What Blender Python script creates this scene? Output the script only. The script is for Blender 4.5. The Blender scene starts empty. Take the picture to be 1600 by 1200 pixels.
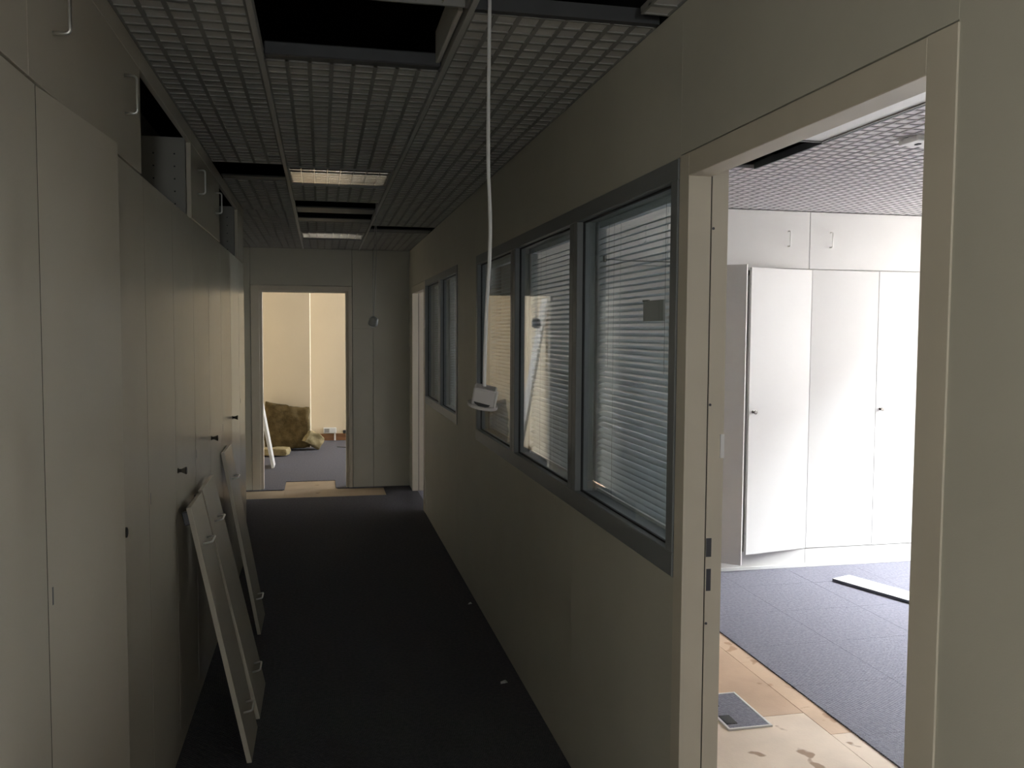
import bpy, bmesh, math, random
from mathutils import Vector, Matrix

random.seed(7)
scene = bpy.context.scene
col = scene.collection

# ------------------------------------------------------------------ camera
EYE = 1.6
YAW, PITCH, ROLL = math.radians(12.22515), math.radians(3.37973), math.radians(0.33757)
fwd = Vector((math.sin(YAW) * math.cos(PITCH), math.cos(YAW) * math.cos(PITCH), -math.sin(PITCH)))
rt = Vector((math.cos(YAW), -math.sin(YAW), 0))
upv = rt.cross(fwd)
c_, s_ = math.cos(ROLL), math.sin(ROLL)
r2 = c_ * rt + s_ * upv
u2 = -s_ * rt + c_ * upv
cam_data = bpy.data.cameras.new('camera')
cam = bpy.data.objects.new('camera', cam_data)
col.objects.link(cam)
cam_data.sensor_width = 36.0
cam_data.lens = 1375.0 / 1600.0 * 36.0
cam_data.clip_start = 0.02
m = Matrix((r2, u2, -fwd)).transposed().to_4x4()
m.translation = Vector((0, 0, EYE))
cam.matrix_world = m
scene.camera = cam

# ------------------------------------------------------------------ world (overcast sky)
SKY = 68.0
world = bpy.data.worlds.new('world')
scene.world = world
world.use_nodes = True
bg = world.node_tree.nodes['Background']
bg.inputs[0].default_value = (0.93, 0.96, 1.0, 1)
bg.inputs[1].default_value = SKY

def portal(name, loc, size_y, size_z):
    ld = bpy.data.lights.new(name, 'AREA')
    ld.shape = 'RECTANGLE'
    ld.size = size_z
    ld.size_y = size_y
    ld.cycles.is_portal = True
    o = bpy.data.objects.new(name, ld)
    o.location = loc
    o.rotation_euler = (0, math.radians(90), 0)     # shines towards -x
    col.objects.link(o)
portal('daylight_portal', (5.14, 4.15, 1.64), 2.3, 1.56)
portal('daylight_portal', (5.14, 7.5, 1.64), 1.2, 1.56)
def portal_y(name, loc, size_x, size_z):
    ld = bpy.data.lights.new(name, 'AREA')
    ld.shape = 'RECTANGLE'
    ld.size = size_x
    ld.size_y = size_z
    ld.cycles.is_portal = True
    o = bpy.data.objects.new(name, ld)
    o.location = loc
    o.rotation_euler = (math.radians(90), 0, 0)     # shines towards +y
    col.objects.link(o)
portal_y('daylight_portal', (.17, -3.14, 1.5), .5, .6)
pl_ = bpy.data.lights.new('daylight_portal', 'AREA')
pl_.shape = 'RECTANGLE'
pl_.size = .9
pl_.size_y = .8
pl_.cycles.is_portal = True
po_ = bpy.data.objects.new('daylight_portal', pl_)
po_.location = (-1.19, -1.55, 1.5)
po_.rotation_euler = (0, math.radians(-90), 0)      # shines towards +x
col.objects.link(po_)
portal('daylight_portal', (4.64, 12.25, 1.7), 1.5, 1.4)

scene.view_settings.view_transform = 'Standard'
scene.view_settings.look = 'None'
scene.view_settings.gamma = 1.0
scene.view_settings.use_curve_mapping = False
scene.view_settings.exposure = 0.0

# ------------------------------------------------------------------ main dimensions (metres)
XR = 0.888      # corridor face of the right partition
XRB = 0.990     # room face of the right partition
XL = -0.515     # face of the left cabinets
ZC = 2.42       # suspended ceiling
YB = 9.10       # end wall of the corridor
XE = 5.0        # outside wall
YCAB = 5.41     # fronts of the cabinets in the side room

# ------------------------------------------------------------------ materials
MATS = {}
def mat(name, color, rough=0.5, metal=0.0, spec=0.5, var=0.0, scale=8.0, bump=0.0, bscale=200.0, stretch=(1, 1, 1), col2=None, emit=None):
    if name in MATS:
        return MATS[name]
    mt = bpy.data.materials.new(name)
    mt.use_nodes = True
    nt = mt.node_tree
    b = nt.nodes['Principled BSDF']
    b.inputs['Base Color'].default_value = (*color, 1)
    b.inputs['Roughness'].default_value = rough
    b.inputs['Metallic'].default_value = metal
    b.inputs['Specular IOR Level'].default_value = spec
    geo = nt.nodes.new('ShaderNodeNewGeometry')
    mp = nt.nodes.new('ShaderNodeMapping')
    mp.inputs['Scale'].default_value = stretch
    nt.links.new(geo.outputs['Position'], mp.inputs['Vector'])
    n = nt.nodes.new('ShaderNodeTexNoise')
    n.inputs['Scale'].default_value = scale
    n.inputs['Detail'].default_value = 5
    nt.links.new(mp.outputs[0], n.inputs['Vector'])
    mix = nt.nodes.new('ShaderNodeMix')
    mix.data_type = 'RGBA'
    c2 = col2 if col2 else tuple(c * (1 - var) for c in color)
    mix.inputs[6].default_value = (*color, 1)
    mix.inputs[7].default_value = (*c2, 1)
    rp = nt.nodes.new('ShaderNodeValToRGB')
    rp.color_ramp.elements[0].position = 0.35
    rp.color_ramp.elements[1].position = 0.7
    nt.links.new(n.outputs['Fac'], rp.inputs[0])
    nt.links.new(rp.outputs[0], mix.inputs[0])
    nt.links.new(mix.outputs[2], b.inputs['Base Color'])
    if bump:
        n2 = nt.nodes.new('ShaderNodeTexNoise')
        n2.inputs['Scale'].default_value = bscale
        n2.inputs['Detail'].default_value = 3
        nt.links.new(mp.outputs[0], n2.inputs['Vector'])
        bp = nt.nodes.new('ShaderNodeBump')
        bp.inputs['Strength'].default_value = bump
        bp.inputs['Distance'].default_value = 0.004
        nt.links.new(n2.outputs['Fac'], bp.inputs['Height'])
        nt.links.new(bp.outputs[0], b.inputs['Normal'])
    MATS[name] = mt
    return mt

def carpet_mat(name, color, col2):
    mt = mat(name, color, rough=0.95, spec=0.15, scale=60, col2=col2, bump=0.9, bscale=320)
    nt = mt.node_tree
    # ribbed loop rows
    w = nt.nodes.new('ShaderNodeTexWave')
    w.inputs['Scale'].default_value = 45
    w.inputs['Distortion'].default_value = 3
    w.inputs['Detail'].default_value = 2
    w.bands_direction = 'DIAGONAL'
    bp = [x for x in nt.nodes if x.type == 'BUMP'][0]
    mp = [x for x in nt.nodes if x.type == 'MAPPING'][0]
    nt.links.new(mp.outputs[0], w.inputs['Vector'])
    ad = nt.nodes.new('ShaderNodeMath')
    ad.operation = 'ADD'
    n2 = bp.inputs['Height'].links[0].from_node
    nt.links.new(n2.outputs['Fac'], ad.inputs[0])
    nt.links.new(w.outputs['Fac'], ad.inputs[1])
    nt.links.new(ad.outputs[0], bp.inputs['Height'])
    return mt

def board_mat(name, color, stain, amount):
    """chipboard floor panel with glue and damp stains"""
    mt = mat(name, color, rough=0.7, spec=0.25, scale=3.5, var=0.18, bump=0.15, bscale=90)
    nt = mt.node_tree
    b = nt.nodes['Principled BSDF']
    src = b.inputs['Base Color'].links[0].from_socket
    mp = [x for x in nt.nodes if x.type == 'MAPPING'][0]
    n = nt.nodes.new('ShaderNodeTexNoise')
    n.inputs['Scale'].default_value = 8.5
    n.inputs['Detail'].default_value = 2.5
    n.inputs['Roughness'].default_value = 0.45
    nt.links.new(mp.outputs[0], n.inputs['Vector'])
    r = nt.nodes.new('ShaderNodeValToRGB')
    r.color_ramp.elements[0].position = amount
    r.color_ramp.elements[1].position = amount + 0.035
    nt.links.new(n.outputs['Fac'], r.inputs[0])
    mx = nt.nodes.new('ShaderNodeMix')
    mx.data_type = 'RGBA'
    nt.links.new(r.outputs[0], mx.inputs[0])
    nt.links.new(src, mx.inputs[6])
    mx.inputs[7].default_value = (*stain, 1)
    nt.links.new(mx.outputs[2], b.inputs['Base Color'])
    return mt

def glass_mat(name, tint=(0.93, 0.96, 0.96), ior=1.5):
    mt = bpy.data.materials.new(name)
    mt.use_nodes = True
    nt = mt.node_tree
    for x in list(nt.nodes):
        nt.nodes.remove(x)
    out = nt.nodes.new('ShaderNodeOutputMaterial')
    tr = nt.nodes.new('ShaderNodeBsdfTransparent')
    tr.inputs[0].default_value = (*tint, 1)
    gl = nt.nodes.new('ShaderNodeBsdfGlossy')
    gl.inputs['Roughness'].default_value = 0.0
    fr = nt.nodes.new('ShaderNodeFresnel')
    # same reflectance from both faces of the thin pane
    ge = nt.nodes.new('ShaderNodeNewGeometry')
    mi = nt.nodes.new('ShaderNodeMix')
    mi.inputs[2].default_value = ior
    mi.inputs[3].default_value = 1.0 / ior
    nt.links.new(ge.outputs['Backfacing'], mi.inputs[0])
    nt.links.new(mi.outputs[0], fr.inputs['IOR'])
    mx = nt.nodes.new('ShaderNodeMixShader')
    nt.links.new(fr.outputs[0], mx.inputs[0])
    nt.links.new(tr.outputs[0], mx.inputs[1])
    nt.links.new(gl.outputs[0], mx.inputs[2])
    nt.links.new(mx.outputs[0], out.inputs[0])
    MATS[name] = mt
    return mt

M_CAB = mat('cabinet_laminate', (0.58, 0.525, 0.43), rough=0.22, spec=0.5, var=0.03, scale=5, bump=0.02, bscale=500)
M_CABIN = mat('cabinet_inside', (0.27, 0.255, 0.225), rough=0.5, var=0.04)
M_WCAB = mat('white_cabinet_laminate', (0.74, 0.72, 0.69), rough=0.4, var=0.02, scale=4)
M_RWALL = mat('side_room_wall_paint', (0.42, 0.40, 0.37), rough=0.8, spec=0.2, var=0.05)
M_WALL = mat('partition_vinyl', (0.49, 0.465, 0.385), rough=0.6, spec=0.3, var=0.05, scale=4, bump=0.05, bscale=350)
M_FRAME = mat('door_frame_paint', (0.56, 0.505, 0.405), rough=0.5, spec=0.35, var=0.05, scale=6)
M_ALU = mat('grey_window_frame', (0.185, 0.19, 0.19), rough=0.42, metal=0.0, spec=0.5, var=0.06, scale=6)
M_REVEAL = mat('grey_window_reveal', (0.42, 0.44, 0.45), rough=0.45, var=0.05)
M_SEAL = mat('black_rubber_seal', (0.012, 0.011, 0.010), rough=0.7)
M_GAPSHADE = mat('brown_gap_shade', (0.05, 0.042, 0.033), rough=0.8, spec=0.2)  # dark tone standing in for shade in the cabinet door joints
M_CHROME = mat('polished_steel', (0.78, 0.77, 0.74), rough=0.30, metal=1.0)
M_KNOB = mat('dark_chrome', (0.16, 0.15, 0.14), rough=0.2, metal=1.0)
M_DARKSTEEL = mat('dark_steel', (0.10, 0.10, 0.11), rough=0.4, metal=0.7, var=0.1)
M_PAD = mat('ceiling_tile_face', (0.58, 0.555, 0.515), rough=0.85, spec=0.2, var=0.06, scale=12, bump=0.1, bscale=150)
M_TILE = mat('ceiling_tile_groove', (0.30, 0.29, 0.265), rough=0.9, spec=0.15, var=0.1)
M_WPAD = mat('white_ceiling_tile_face', (0.77, 0.74, 0.745), rough=0.85, spec=0.2, var=0.03)
M_WTILE = mat('white_ceiling_tile_groove', (0.45, 0.43, 0.435), rough=0.9, spec=0.15)
M_RUN = mat('ceiling_runner', (0.45, 0.44, 0.41), rough=0.5, spec=0.4)
M_HOUS = mat('grey_fitting_housing', (0.24, 0.235, 0.22), rough=0.5)
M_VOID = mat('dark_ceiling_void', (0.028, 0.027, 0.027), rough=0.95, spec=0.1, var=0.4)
M_DUCT = mat('dull_metal_channel', (0.085, 0.085, 0.088), rough=0.5, metal=0.3, var=0.2)
M_CARPET = carpet_mat('dark_blue_grey_carpet', (0.105, 0.10, 0.112), (0.075, 0.072, 0.082))
M_CARPET2 = carpet_mat('blue_grey_carpet', (0.27, 0.265, 0.31), (0.20, 0.195, 0.235))
M_CARPET3 = carpet_mat('grey_carpet', (0.155, 0.150, 0.165), (0.11, 0.105, 0.12))
M_SUBA = board_mat('tan_floor_panel', (0.57, 0.40, 0.28), (0.30, 0.19, 0.115), 0.66)
M_SUBB = board_mat('pale_floor_panel', (0.76, 0.625, 0.50), (0.36, 0.24, 0.16), 0.645)
M_SUBC = board_mat('orange_floor_panel', (0.63, 0.455, 0.32), (0.42, 0.27, 0.17), 0.63)
M_SUBD = board_mat('brown_floor_panel', (0.37, 0.28, 0.185), (0.23, 0.16, 0.10), 0.68)
M_CREAM = mat('cream_painted_wall', (0.74, 0.63, 0.46), rough=0.8, spec=0.2, var=0.03, scale=2)
M_WHITE = mat('white_plastic', (0.74, 0.73, 0.71), rough=0.4, var=0.03)
M_BOX = mat('dull_white_plastic', (0.50, 0.475, 0.46), rough=0.45, var=0.05)  # darker, greyer tone than the plain white plastic
M_GREYP = mat('grey_plastic', (0.33, 0.32, 0.30), rough=0.45, var=0.05)
M_BLACK = mat('black_plastic', (0.02, 0.02, 0.02), rough=0.5)
M_SLAT = mat('blind_slat', (0.60, 0.65, 0.68), rough=0.45, var=0.03)
M_CORD = mat('blind_cord', (0.30, 0.30, 0.29), rough=0.8)
M_WOOL = mat('rock_wool', (0.135, 0.098, 0.045), rough=1.0, spec=0.05, scale=14, col2=(0.08, 0.056, 0.025), bump=1.0, bscale=60)
M_WOOL2 = mat('pale_rock_wool', (0.36, 0.29, 0.16), rough=1.0, spec=0.05, scale=18, col2=(0.24, 0.19, 0.10), bump=1.0, bscale=70)
M_SKIRT = mat('brown_wood', (0.30, 0.13, 0.05), rough=0.5, var=0.4, scale=4, stretch=(1, 8, 8))
M_BRICK = mat('opposite_facade', (0.32, 0.30, 0.28), rough=0.9, var=0.3, scale=1.5)
M_BUFF = mat('buff_plate', (0.32, 0.29, 0.265), rough=0.5, var=0.05)
M_PAPER = mat('paper_scrap', (0.62, 0.62, 0.64), rough=0.9)
M_GLASS = glass_mat('partition_glass')
M_TINT = glass_mat('tinted_glass', (0.65, 0.64, 0.61))
M_OGLASS = glass_mat('window_glass', (0.97, 0.98, 0.98))
M_LOUV = mat('mirror_louvre', (0.78, 0.75, 0.70), rough=0.12, metal=1.0)

# ------------------------------------------------------------------ helpers
def empty(name, loc=(0, 0, 0)):
    o = bpy.data.objects.new(name, None)
    o.location = loc
    o.empty_display_size = 0.1
    col.objects.link(o)
    return o

def tag(o, label, cat, group=None):
    o['label'] = label
    o['category'] = cat
    if group:
        o['group'] = group
    return o

def struct(o, label=None):
    o['kind'] = 'structure'
    if label:
        o['label'] = label
    return o

def world_loc(o):
    v = Vector(o.location)
    while o.parent:
        o = o.parent
        v = v + Vector(o.location)
    return v

class MB:
    """collects shapes in world coordinates and links them as one mesh object"""
    def __init__(self):
        self.bm = bmesh.new()
    def box(self, a, b, bevel=0.0, mtx=None):
        x0, y0, z0 = [min(a[i], b[i]) for i in range(3)]
        x1, y1, z1 = [max(a[i], b[i]) for i in range(3)]
        t = bmesh.new()
        bmesh.ops.create_cube(t, size=1.0)
        bmesh.ops.transform(t, matrix=Matrix.Translation(((x0 + x1) / 2, (y0 + y1) / 2, (z0 + z1) / 2)) @ Matrix.Diagonal((x1 - x0, y1 - y0, z1 - z0, 1)), verts=t.verts)
        if bevel:
            bmesh.ops.bevel(t, geom=t.edges[:], offset=bevel, segments=1, affect='EDGES')
        self._join(t, mtx)
        return self
    def _join(self, t, mtx=None):
        if mtx is not None:
            bmesh.ops.transform(t, matrix=mtx, verts=t.verts)
        me = bpy.data.meshes.new('tmp')
        t.to_mesh(me)
        t.free()
        self.bm.from_mesh(me)
        bpy.data.meshes.remove(me)
    def tube(self, pts, r, n=8, mtx=None):
        t = bmesh.new()
        pts = [Vector(p) for p in pts]
        rings = []
        ref = Vector((0.123, 0.456, 0.88)).normalized()
        for i, p in enumerate(pts):
            d = (pts[min(i + 1, len(pts) - 1)] - pts[max(i - 1, 0)]).normalized()
            u = d.cross(ref).normalized()
            v = d.cross(u)
            rr = r[i] if isinstance(r, (list, tuple)) else r
            rings.append([t.verts.new(p + rr * (math.cos(2 * math.pi * k / n) * u + math.sin(2 * math.pi * k / n) * v)) for k in range(n)])
        for a, b in zip(rings[:-1], rings[1:]):
            for k in range(n):
                t.faces.new((a[k], a[(k + 1) % n], b[(k + 1) % n], b[k]))
        t.faces.new(rings[0][::-1])
        t.faces.new(rings[-1])
        bmesh.ops.recalc_face_normals(t, faces=t.faces[:])
        self._join(t, mtx)
        return self
    def prism(self, poly, axis, a, b, mtx=None):
        """extrude a 2-D polygon along an axis (0,1,2)"""
        t = bmesh.new()
        def P(u, v, w):
            return [(w, u, v), (u, w, v), (u, v, w)][axis]
        lo = [t.verts.new(P(u, v, a)) for u, v in poly]
        hi = [t.verts.new(P(u, v, b)) for u, v in poly]
        n = len(poly)
        t.faces.new(lo[::-1])
        t.faces.new(hi)
        for k in range(n):
            t.faces.new((lo[k], lo[(k + 1) % n], hi[(k + 1) % n], hi[k]))
        bmesh.ops.recalc_face_normals(t, faces=t.faces[:])
        self._join(t, mtx)
        return self
    def build(self, name, material, parent=None, smooth=False):
        me = bpy.data.meshes.new(name)
        o = bpy.data.objects.new(name, me)
        col.objects.link(o)
        off = Vector((0, 0, 0))
        if parent:
            o.parent = parent
            off = world_loc(parent)
        bmesh.ops.translate(self.bm, vec=-off, verts=self.bm.verts)
        self.bm.to_mesh(me)
        self.bm.free()
        me.materials.append(material)
        if smooth:
            for p in me.polygons:
                p.use_smooth = True
        return o

def bx(name, a, b, material, parent=None, bevel=0.0, mtx=None):
    return MB().box(a, b, bevel, mtx).build(name, material, parent)

def rot_about(point, axis, ang):
    p = Vector(point)
    return Matrix.Translation(p) @ Matrix.Rotation(ang, 4, axis) @ Matrix.Translation(-p)

def add_knob(pos, direction, parent, mtx=None):
    """spool shaped steel knob on a plate"""
    d = Vector(direction)
    prof = [(0, .010), (.003, .010), (.004, .0065), (.012, .0065), (.020, .010), (.027, .0135), (.031, .0135), (.032, .011)]
    p = Vector(pos)
    return MB().tube([p + d * s for s, r in prof], [r for s, r in prof], 14, mtx).build('knob', M_KNOB, parent, smooth=False)

def d_handle_pts(c, along, out, span=.10, reach=.032, r=.010):
    """bow handle centreline: c on the door face, legs half a span either way"""
    c, a, o = Vector(c), Vector(along), Vector(out)
    h = span / 2
    pts = [c - a * h, c - a * h + o * (reach - r)]
    for k in range(1, 4):
        t = k / 4 * math.pi / 2
        pts.append(c - a * (h - r + r * math.cos(t)) + o * (reach - r + r * math.sin(t)))
    pts.append(c - a * (h - r) + o * reach)
    pts.append(c + a * (h - r) + o * reach)
    for k in range(1, 4):
        t = k / 4 * math.pi / 2
        pts.append(c + a * (h - r + r * math.sin(t)) + o * (reach - r + r * math.cos(t)))
    pts += [c + a * h + o * (reach - r), c + a * h]
    return pts

def d_handle(c, along, out, parent, mtx=None, r=.0038):
    return MB().tube(d_handle_pts(c, along, out), r, 8, mtx).build('handle', M_CHROME, parent, smooth=True)

# ------------------------------------------------------------------ floor
floor = struct(empty('floor'), 'raised floor of tan panels under dark carpet')
SUBT = -0.006
bx('floor_base', (-1.3, -3.2, -0.14), (5.2, 13.4, -0.04), M_SUBA, floor)
def sub(x0, x1, y0, y1, mt):
    bx('floor_panel', (x0, y0, -0.04), (x1, y1, SUBT), mt, floor, bevel=0.0015)
# exposed strip inside the side room
for y0, y1, mt in ((0.96, 1.74, M_SUBB), (1.74, 2.52, M_SUBC), (2.52, 3.30, M_SUBB), (3.30, 4.08, M_SUBA), (4.08, 4.86, M_SUBC), (4.86, 5.40, M_SUBB)):
    sub(1.39, 1.99, y0, y1, mt)
for y0, y1, mt in ((0.75, 1.53, M_SUBC), (1.53, 2.31, M_SUBA), (2.31, 3.095, M_SUBB), (3.095, 3.88, M_SUBC), (3.88, 4.66, M_SUBC), (4.66, 5.40, M_SUBA)):
    sub(1.99, 2.14, y0, y1, mt)
for y0, y1, mt in ((0.96, 1.74, M_SUBA), (1.74, 2.52, M_SUBB), (2.52, 3.30, M_SUBC), (3.30, 4.08, M_SUBB), (4.08, 5.40, M_SUBA)):
    sub(0.99, 1.39, y0, y1, mt)
# strip bared across the end of the corridor
for x0, x1, mt in ((-1.05, -0.37, M_SUBD), (-0.37, 0.13, M_SUBD), (0.13, 0.64, M_SUBD)):
    sub(x0, x1, 8.58, 9.06, mt)
sub(-0.39, 0.15, 9.06, 9.60, M_SUBD)
# carpets
def carpet(name, x0, x1, y0, y1, mt):
    bx(name, (x0, y0, -0.04), (x1, y1, 0.0), mt, floor, bevel=0.0008)
carpet('carpet', -1.05, XR + 0.05, -3.0, 8.615, M_CARPET)
carpet('carpet', 0.615, XR + 0.05, 8.615, YB, M_CARPET)
carpet('carpet', -1.05, -0.375, 9.08, 9.57, M_CARPET3)
carpet('carpet', 0.135, 4.5, 9.10, 9.57, M_CARPET3)
carpet('carpet', -1.05, 4.5, 9.57, 13.1, M_CARPET3)
carpet('carpet', XR + 0.05, XE, 5.95, 9.06, M_CARPET2)
xs = [2.085, 2.585, 3.085, 3.585, 4.085, 4.585, 5.0]
ys = [-1.5, -0.7, 0.05, 0.55, 1.05, 1.55, 2.05, 2.55, 3.05, 3.55, 4.05, 4.55, 5.05, 5.50]
for i in range(len(xs) - 1):
    for j in range(len(ys) - 1):
        carpet('carpet_tile', xs[i], xs[i + 1] - .0006, ys[j], ys[j + 1] - .0006, M_CARPET2)
carpet('carpet', XR + 0.05, 2.085, -1.5, 0.75, M_CARPET2)

# ------------------------------------------------------------------ right partition
wr = struct(empty('wall_right'), 'cream panelled partition along the right of the corridor')
def wp(y0, y1, z0, z1, parent=wr, x0=XR, x1=XRB):
    bx('wall_panel', (x0, y0, z0), (x1, y1, z1), M_WALL, parent, bevel=0.0008)
for a, b in ((-3.0, -1.96), (-1.96, -0.96), (-.96, .02), (.02, 1.115)):
    wp(a, b, 0, ZC)
wp(1.115, 2.105, 2.047, ZC)
wp(2.105, 5.085, 2.042, ZC)
wp(2.105, 3.05, 0, .966); wp(3.05, 5.085, 0, .966)
wp(5.085, 5.77, 0, ZC)
wp(5.77, 5.82, 0, ZC)
wp(5.82, 7.68, 0, .975); wp(5.82, 7.68, 2.047, ZC)
wp(7.68, 8.86, 2.047, ZC)
wp(8.86, YB, 0, ZC)

def glazing(name, label, edges, z0, z1, rails, parent=None):
    """aluminium glazed screen; edges = [outer0, (m0, m1), ..., outer1] along y"""
    w = struct(empty(name, (XR, edges[0], z0)), label)
    f = .045
    xa, xb = XR - .006, XR + .024
    y0, y1 = edges[0], edges[-1]
    bx('frame_rail', (xa, y0, z1 - .052), (xb, y1, z1), M_ALU, w, bevel=.002)
    bx('frame_rail', (xa, y0, z0), (xb, y1, z0 + .065), M_ALU, w, bevel=.002)
    bx('frame_stile', (xa, y0, z0 + .065), (xb, y0 + f, z1 - .052), M_ALU, w, bevel=.002)
    bx('frame_stile', (xa, y1 - f, z0 + .065), (xb, y1, z1 - .052), M_ALU, w, bevel=.002)
    lights = []
    prev = y0 + f
    for (m0, m1) in edges[1:-1]:
        mid = (m0 + m1) / 2
        bx('mullion', (xa, m0, z0 + .065), (xb, mid - .001, z1 - .052), M_ALU, w, bevel=.002)
        bx('mullion', (xa, mid + .001, z0 + .065), (xb, m1, z1 - .052), M_ALU, w, bevel=.002)
        lights.append((prev, m0))
        prev = m1
    lights.append((prev, y1 - f))
    for a, b in lights:
        za, zb = z0 + .065, z1 - .052
        # glazing bead, pane, lining and the inner frame behind the cavity
        MB().box((xb - .008, a, za), (xb, a + .005, zb)).box((xb - .008, b - .005, za), (xb, b, zb)).box((xb - .008, a, za), (xb, b, za + .005)).box((xb - .008, a, zb - .005), (xb, b, zb)).build('glazing_seal', M_SEAL, w)
        bx('glass_pane', (xb - .006, a + .001, za + .001), (xb - .002, b - .001, zb - .001), M_GLASS, w)
        for part, p, q in (('reveal_lining', (xb, a - .03, za - .03), (XRB, a, zb + .03)), ('reveal_lining', (xb, b, za - .03), (XRB, b + .03, zb + .03)),
                           ('reveal_lining', (xb, a, za - .03), (XRB, b, za)), ('reveal_lining', (xb, a, zb), (XRB, b, zb + .03))):
            bx(part, p, q, M_REVEAL, w)
        bx('inner_frame', (.950, a, za), (.956, a + .012, zb), M_ALU, w)
        bx('inner_frame', (.950, b - .012, za), (.956, b, zb), M_ALU, w)
    return w, lights

win1, lights1 = glazing('window_1', 'grey framed three-light glazed screen with blinds beside the near doorway', [2.108, (3.003, 3.098), (4.020, 4.118), 5.080], .968, 2.040, None)
win2, lights2 = glazing('window_2', 'grey framed two-light glazed screen farther down the right wall', [5.822, (6.66, 6.76), 7.675], .975, 2.045, None)

# ------------------------------------------------------------------ venetian blinds
def slat_mesh(length):
    hw, t, ang = .0125, .0004, math.radians(-25)
    t_ = bmesh.new()
    pts = []
    for k in range(5):
        s = -1 + k * .5
        u, v = s * hw, .0022 * (1 - s * s)
        # corridor edge low, room edge high
        pts.append((u * math.cos(ang) + v * math.sin(ang), -u * math.sin(ang) + v * math.cos(ang)))
    top0 = [t_.verts.new((x, 0, z + t)) for x, z in pts]
    top1 = [t_.verts.new((x, length, z + t)) for x, z in pts]
    bo0 = [t_.verts.new((x, 0, z - t)) for x, z in pts]
    bo1 = [t_.verts.new((x, length, z - t)) for x, z in pts]
    for k in range(4):
        t_.faces.new((top0[k], top0[k + 1], top1[k + 1], top1[k]))
        t_.faces.new((bo0[k + 1], bo0[k], bo1[k], bo1[k + 1]))
    t_.faces.new((top0[0], top1[0], bo1[0], bo0[0]))
    t_.faces.new((top0[4], bo0[4], bo1[4], top1[4]))
    bmesh.ops.recalc_face_normals(t_, faces=t_.faces[:])
    me = bpy.data.meshes.new('slat')
    t_.to_mesh(me)
    t_.free()
    me.materials.append(M_SLAT)
    for p in me.polygons:
        p.use_smooth = True
    return me

def blind(a, b, z0, z1, label, singly=True):
    x = .970
    root = empty('venetian_blind', (x, (a + b) / 2, z0))
    tag(root, label, 'blind', 'venetian blinds inside the corridor screens')
    a += .016
    b -= .016
    bx('head_rail', (x - .012, a, z1 - .024), (x + .012, b, z1 - .002), M_SLAT, root)
    bx('bottom_rail', (x - .010, a, z0 + .004), (x + .010, b, z0 + .014), M_WHITE, root)
    n = int((z1 - .03 - z0 - .022) / .0198)
    if singly:
        me = slat_mesh(b - a)
        for k in range(n):
            o = bpy.data.objects.new('slat', me)
            col.objects.link(o)
            o.parent = root
            z = z0 + .026 + k * .0198
            o.location = (random.uniform(-.0004, .0004), a - (root.location.y), z - z0 + random.uniform(-.0006, .0006))
            o.rotation_euler = (random.uniform(-.0008, .0008), random.uniform(-.03, .03), 0)
    else:
        me0 = slat_mesh(b - a)
        B = MB()
        for k in range(n):
            t_ = bmesh.new()
            t_.from_mesh(me0)
            B._join(t_, Matrix.Translation((x, a, z0 + .026 + k * .0198)))
        o = B.build('slats', M_SLAT, root)
        o['kind'] = 'stuff'
    L = b - a
    for fr in (.18, .80):
        for dx in (-.0115, .0115):
            MB().tube([(x + dx, a + L * fr, z0 + .01), (x + dx, a + L * fr, z1 - .02)], .0007, 5).build('ladder_cord', M_CORD, root)
        MB().tube([(x - .013, a + L * fr + .05, z0 + .45), (x - .013, a + L * fr + .05, z1 - .02)], .0008, 5).build('pull_cord', M_CORD, root)
    return root

blabels = ['venetian blind in the screen light nearest the open doorway', 'venetian blind in the middle light of the near glazed screen', 'venetian blind in the light behind the dangling white box']
for (a, b), lb in zip(lights1, blabels):
    blind(a, b, 1.033, 1.988, lb)
for (a, b), lb in zip(lights2, ['blind in the nearer light of the far glazed screen', 'blind in the farther light of the far glazed screen']):
    blind(a, b, 1.040, 1.993, lb, singly=False)
# plate and stretched wire inside the first light
pl = tag(empty('latch_plate', (.943, 2.40, 1.63)), 'buff metal plate with a grey edge strip behind the near glass', 'plate')
bx('plate_body', (.938, 2.352, 1.634), (.944, 2.490, 1.694), M_BUFF, pl, bevel=.001)
bx('edge_strip', (.937, 2.330, 1.634), (.944, 2.352, 1.694), M_GREYP, pl, bevel=.001)
bx('plate_clip', (.936, 2.455, 1.692), (.945, 2.492, 1.697), M_BLACK, pl)
wire = tag(empty('stretched_wire', (.938, 2.86, 1.848)), 'thin grey wire with a clip stretched across the near blind', 'wire')
MB().tube([(.938, 2.86, 1.848), (.938, 2.60, 1.822), (.938, 2.175, 1.785)], .0016, 6).build('wire_strand', M_CORD, wire)
bx('wire_clip', (.934, 2.852, 1.838), (.943, 2.868, 1.860), M_CORD, wire, bevel=.002)

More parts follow.
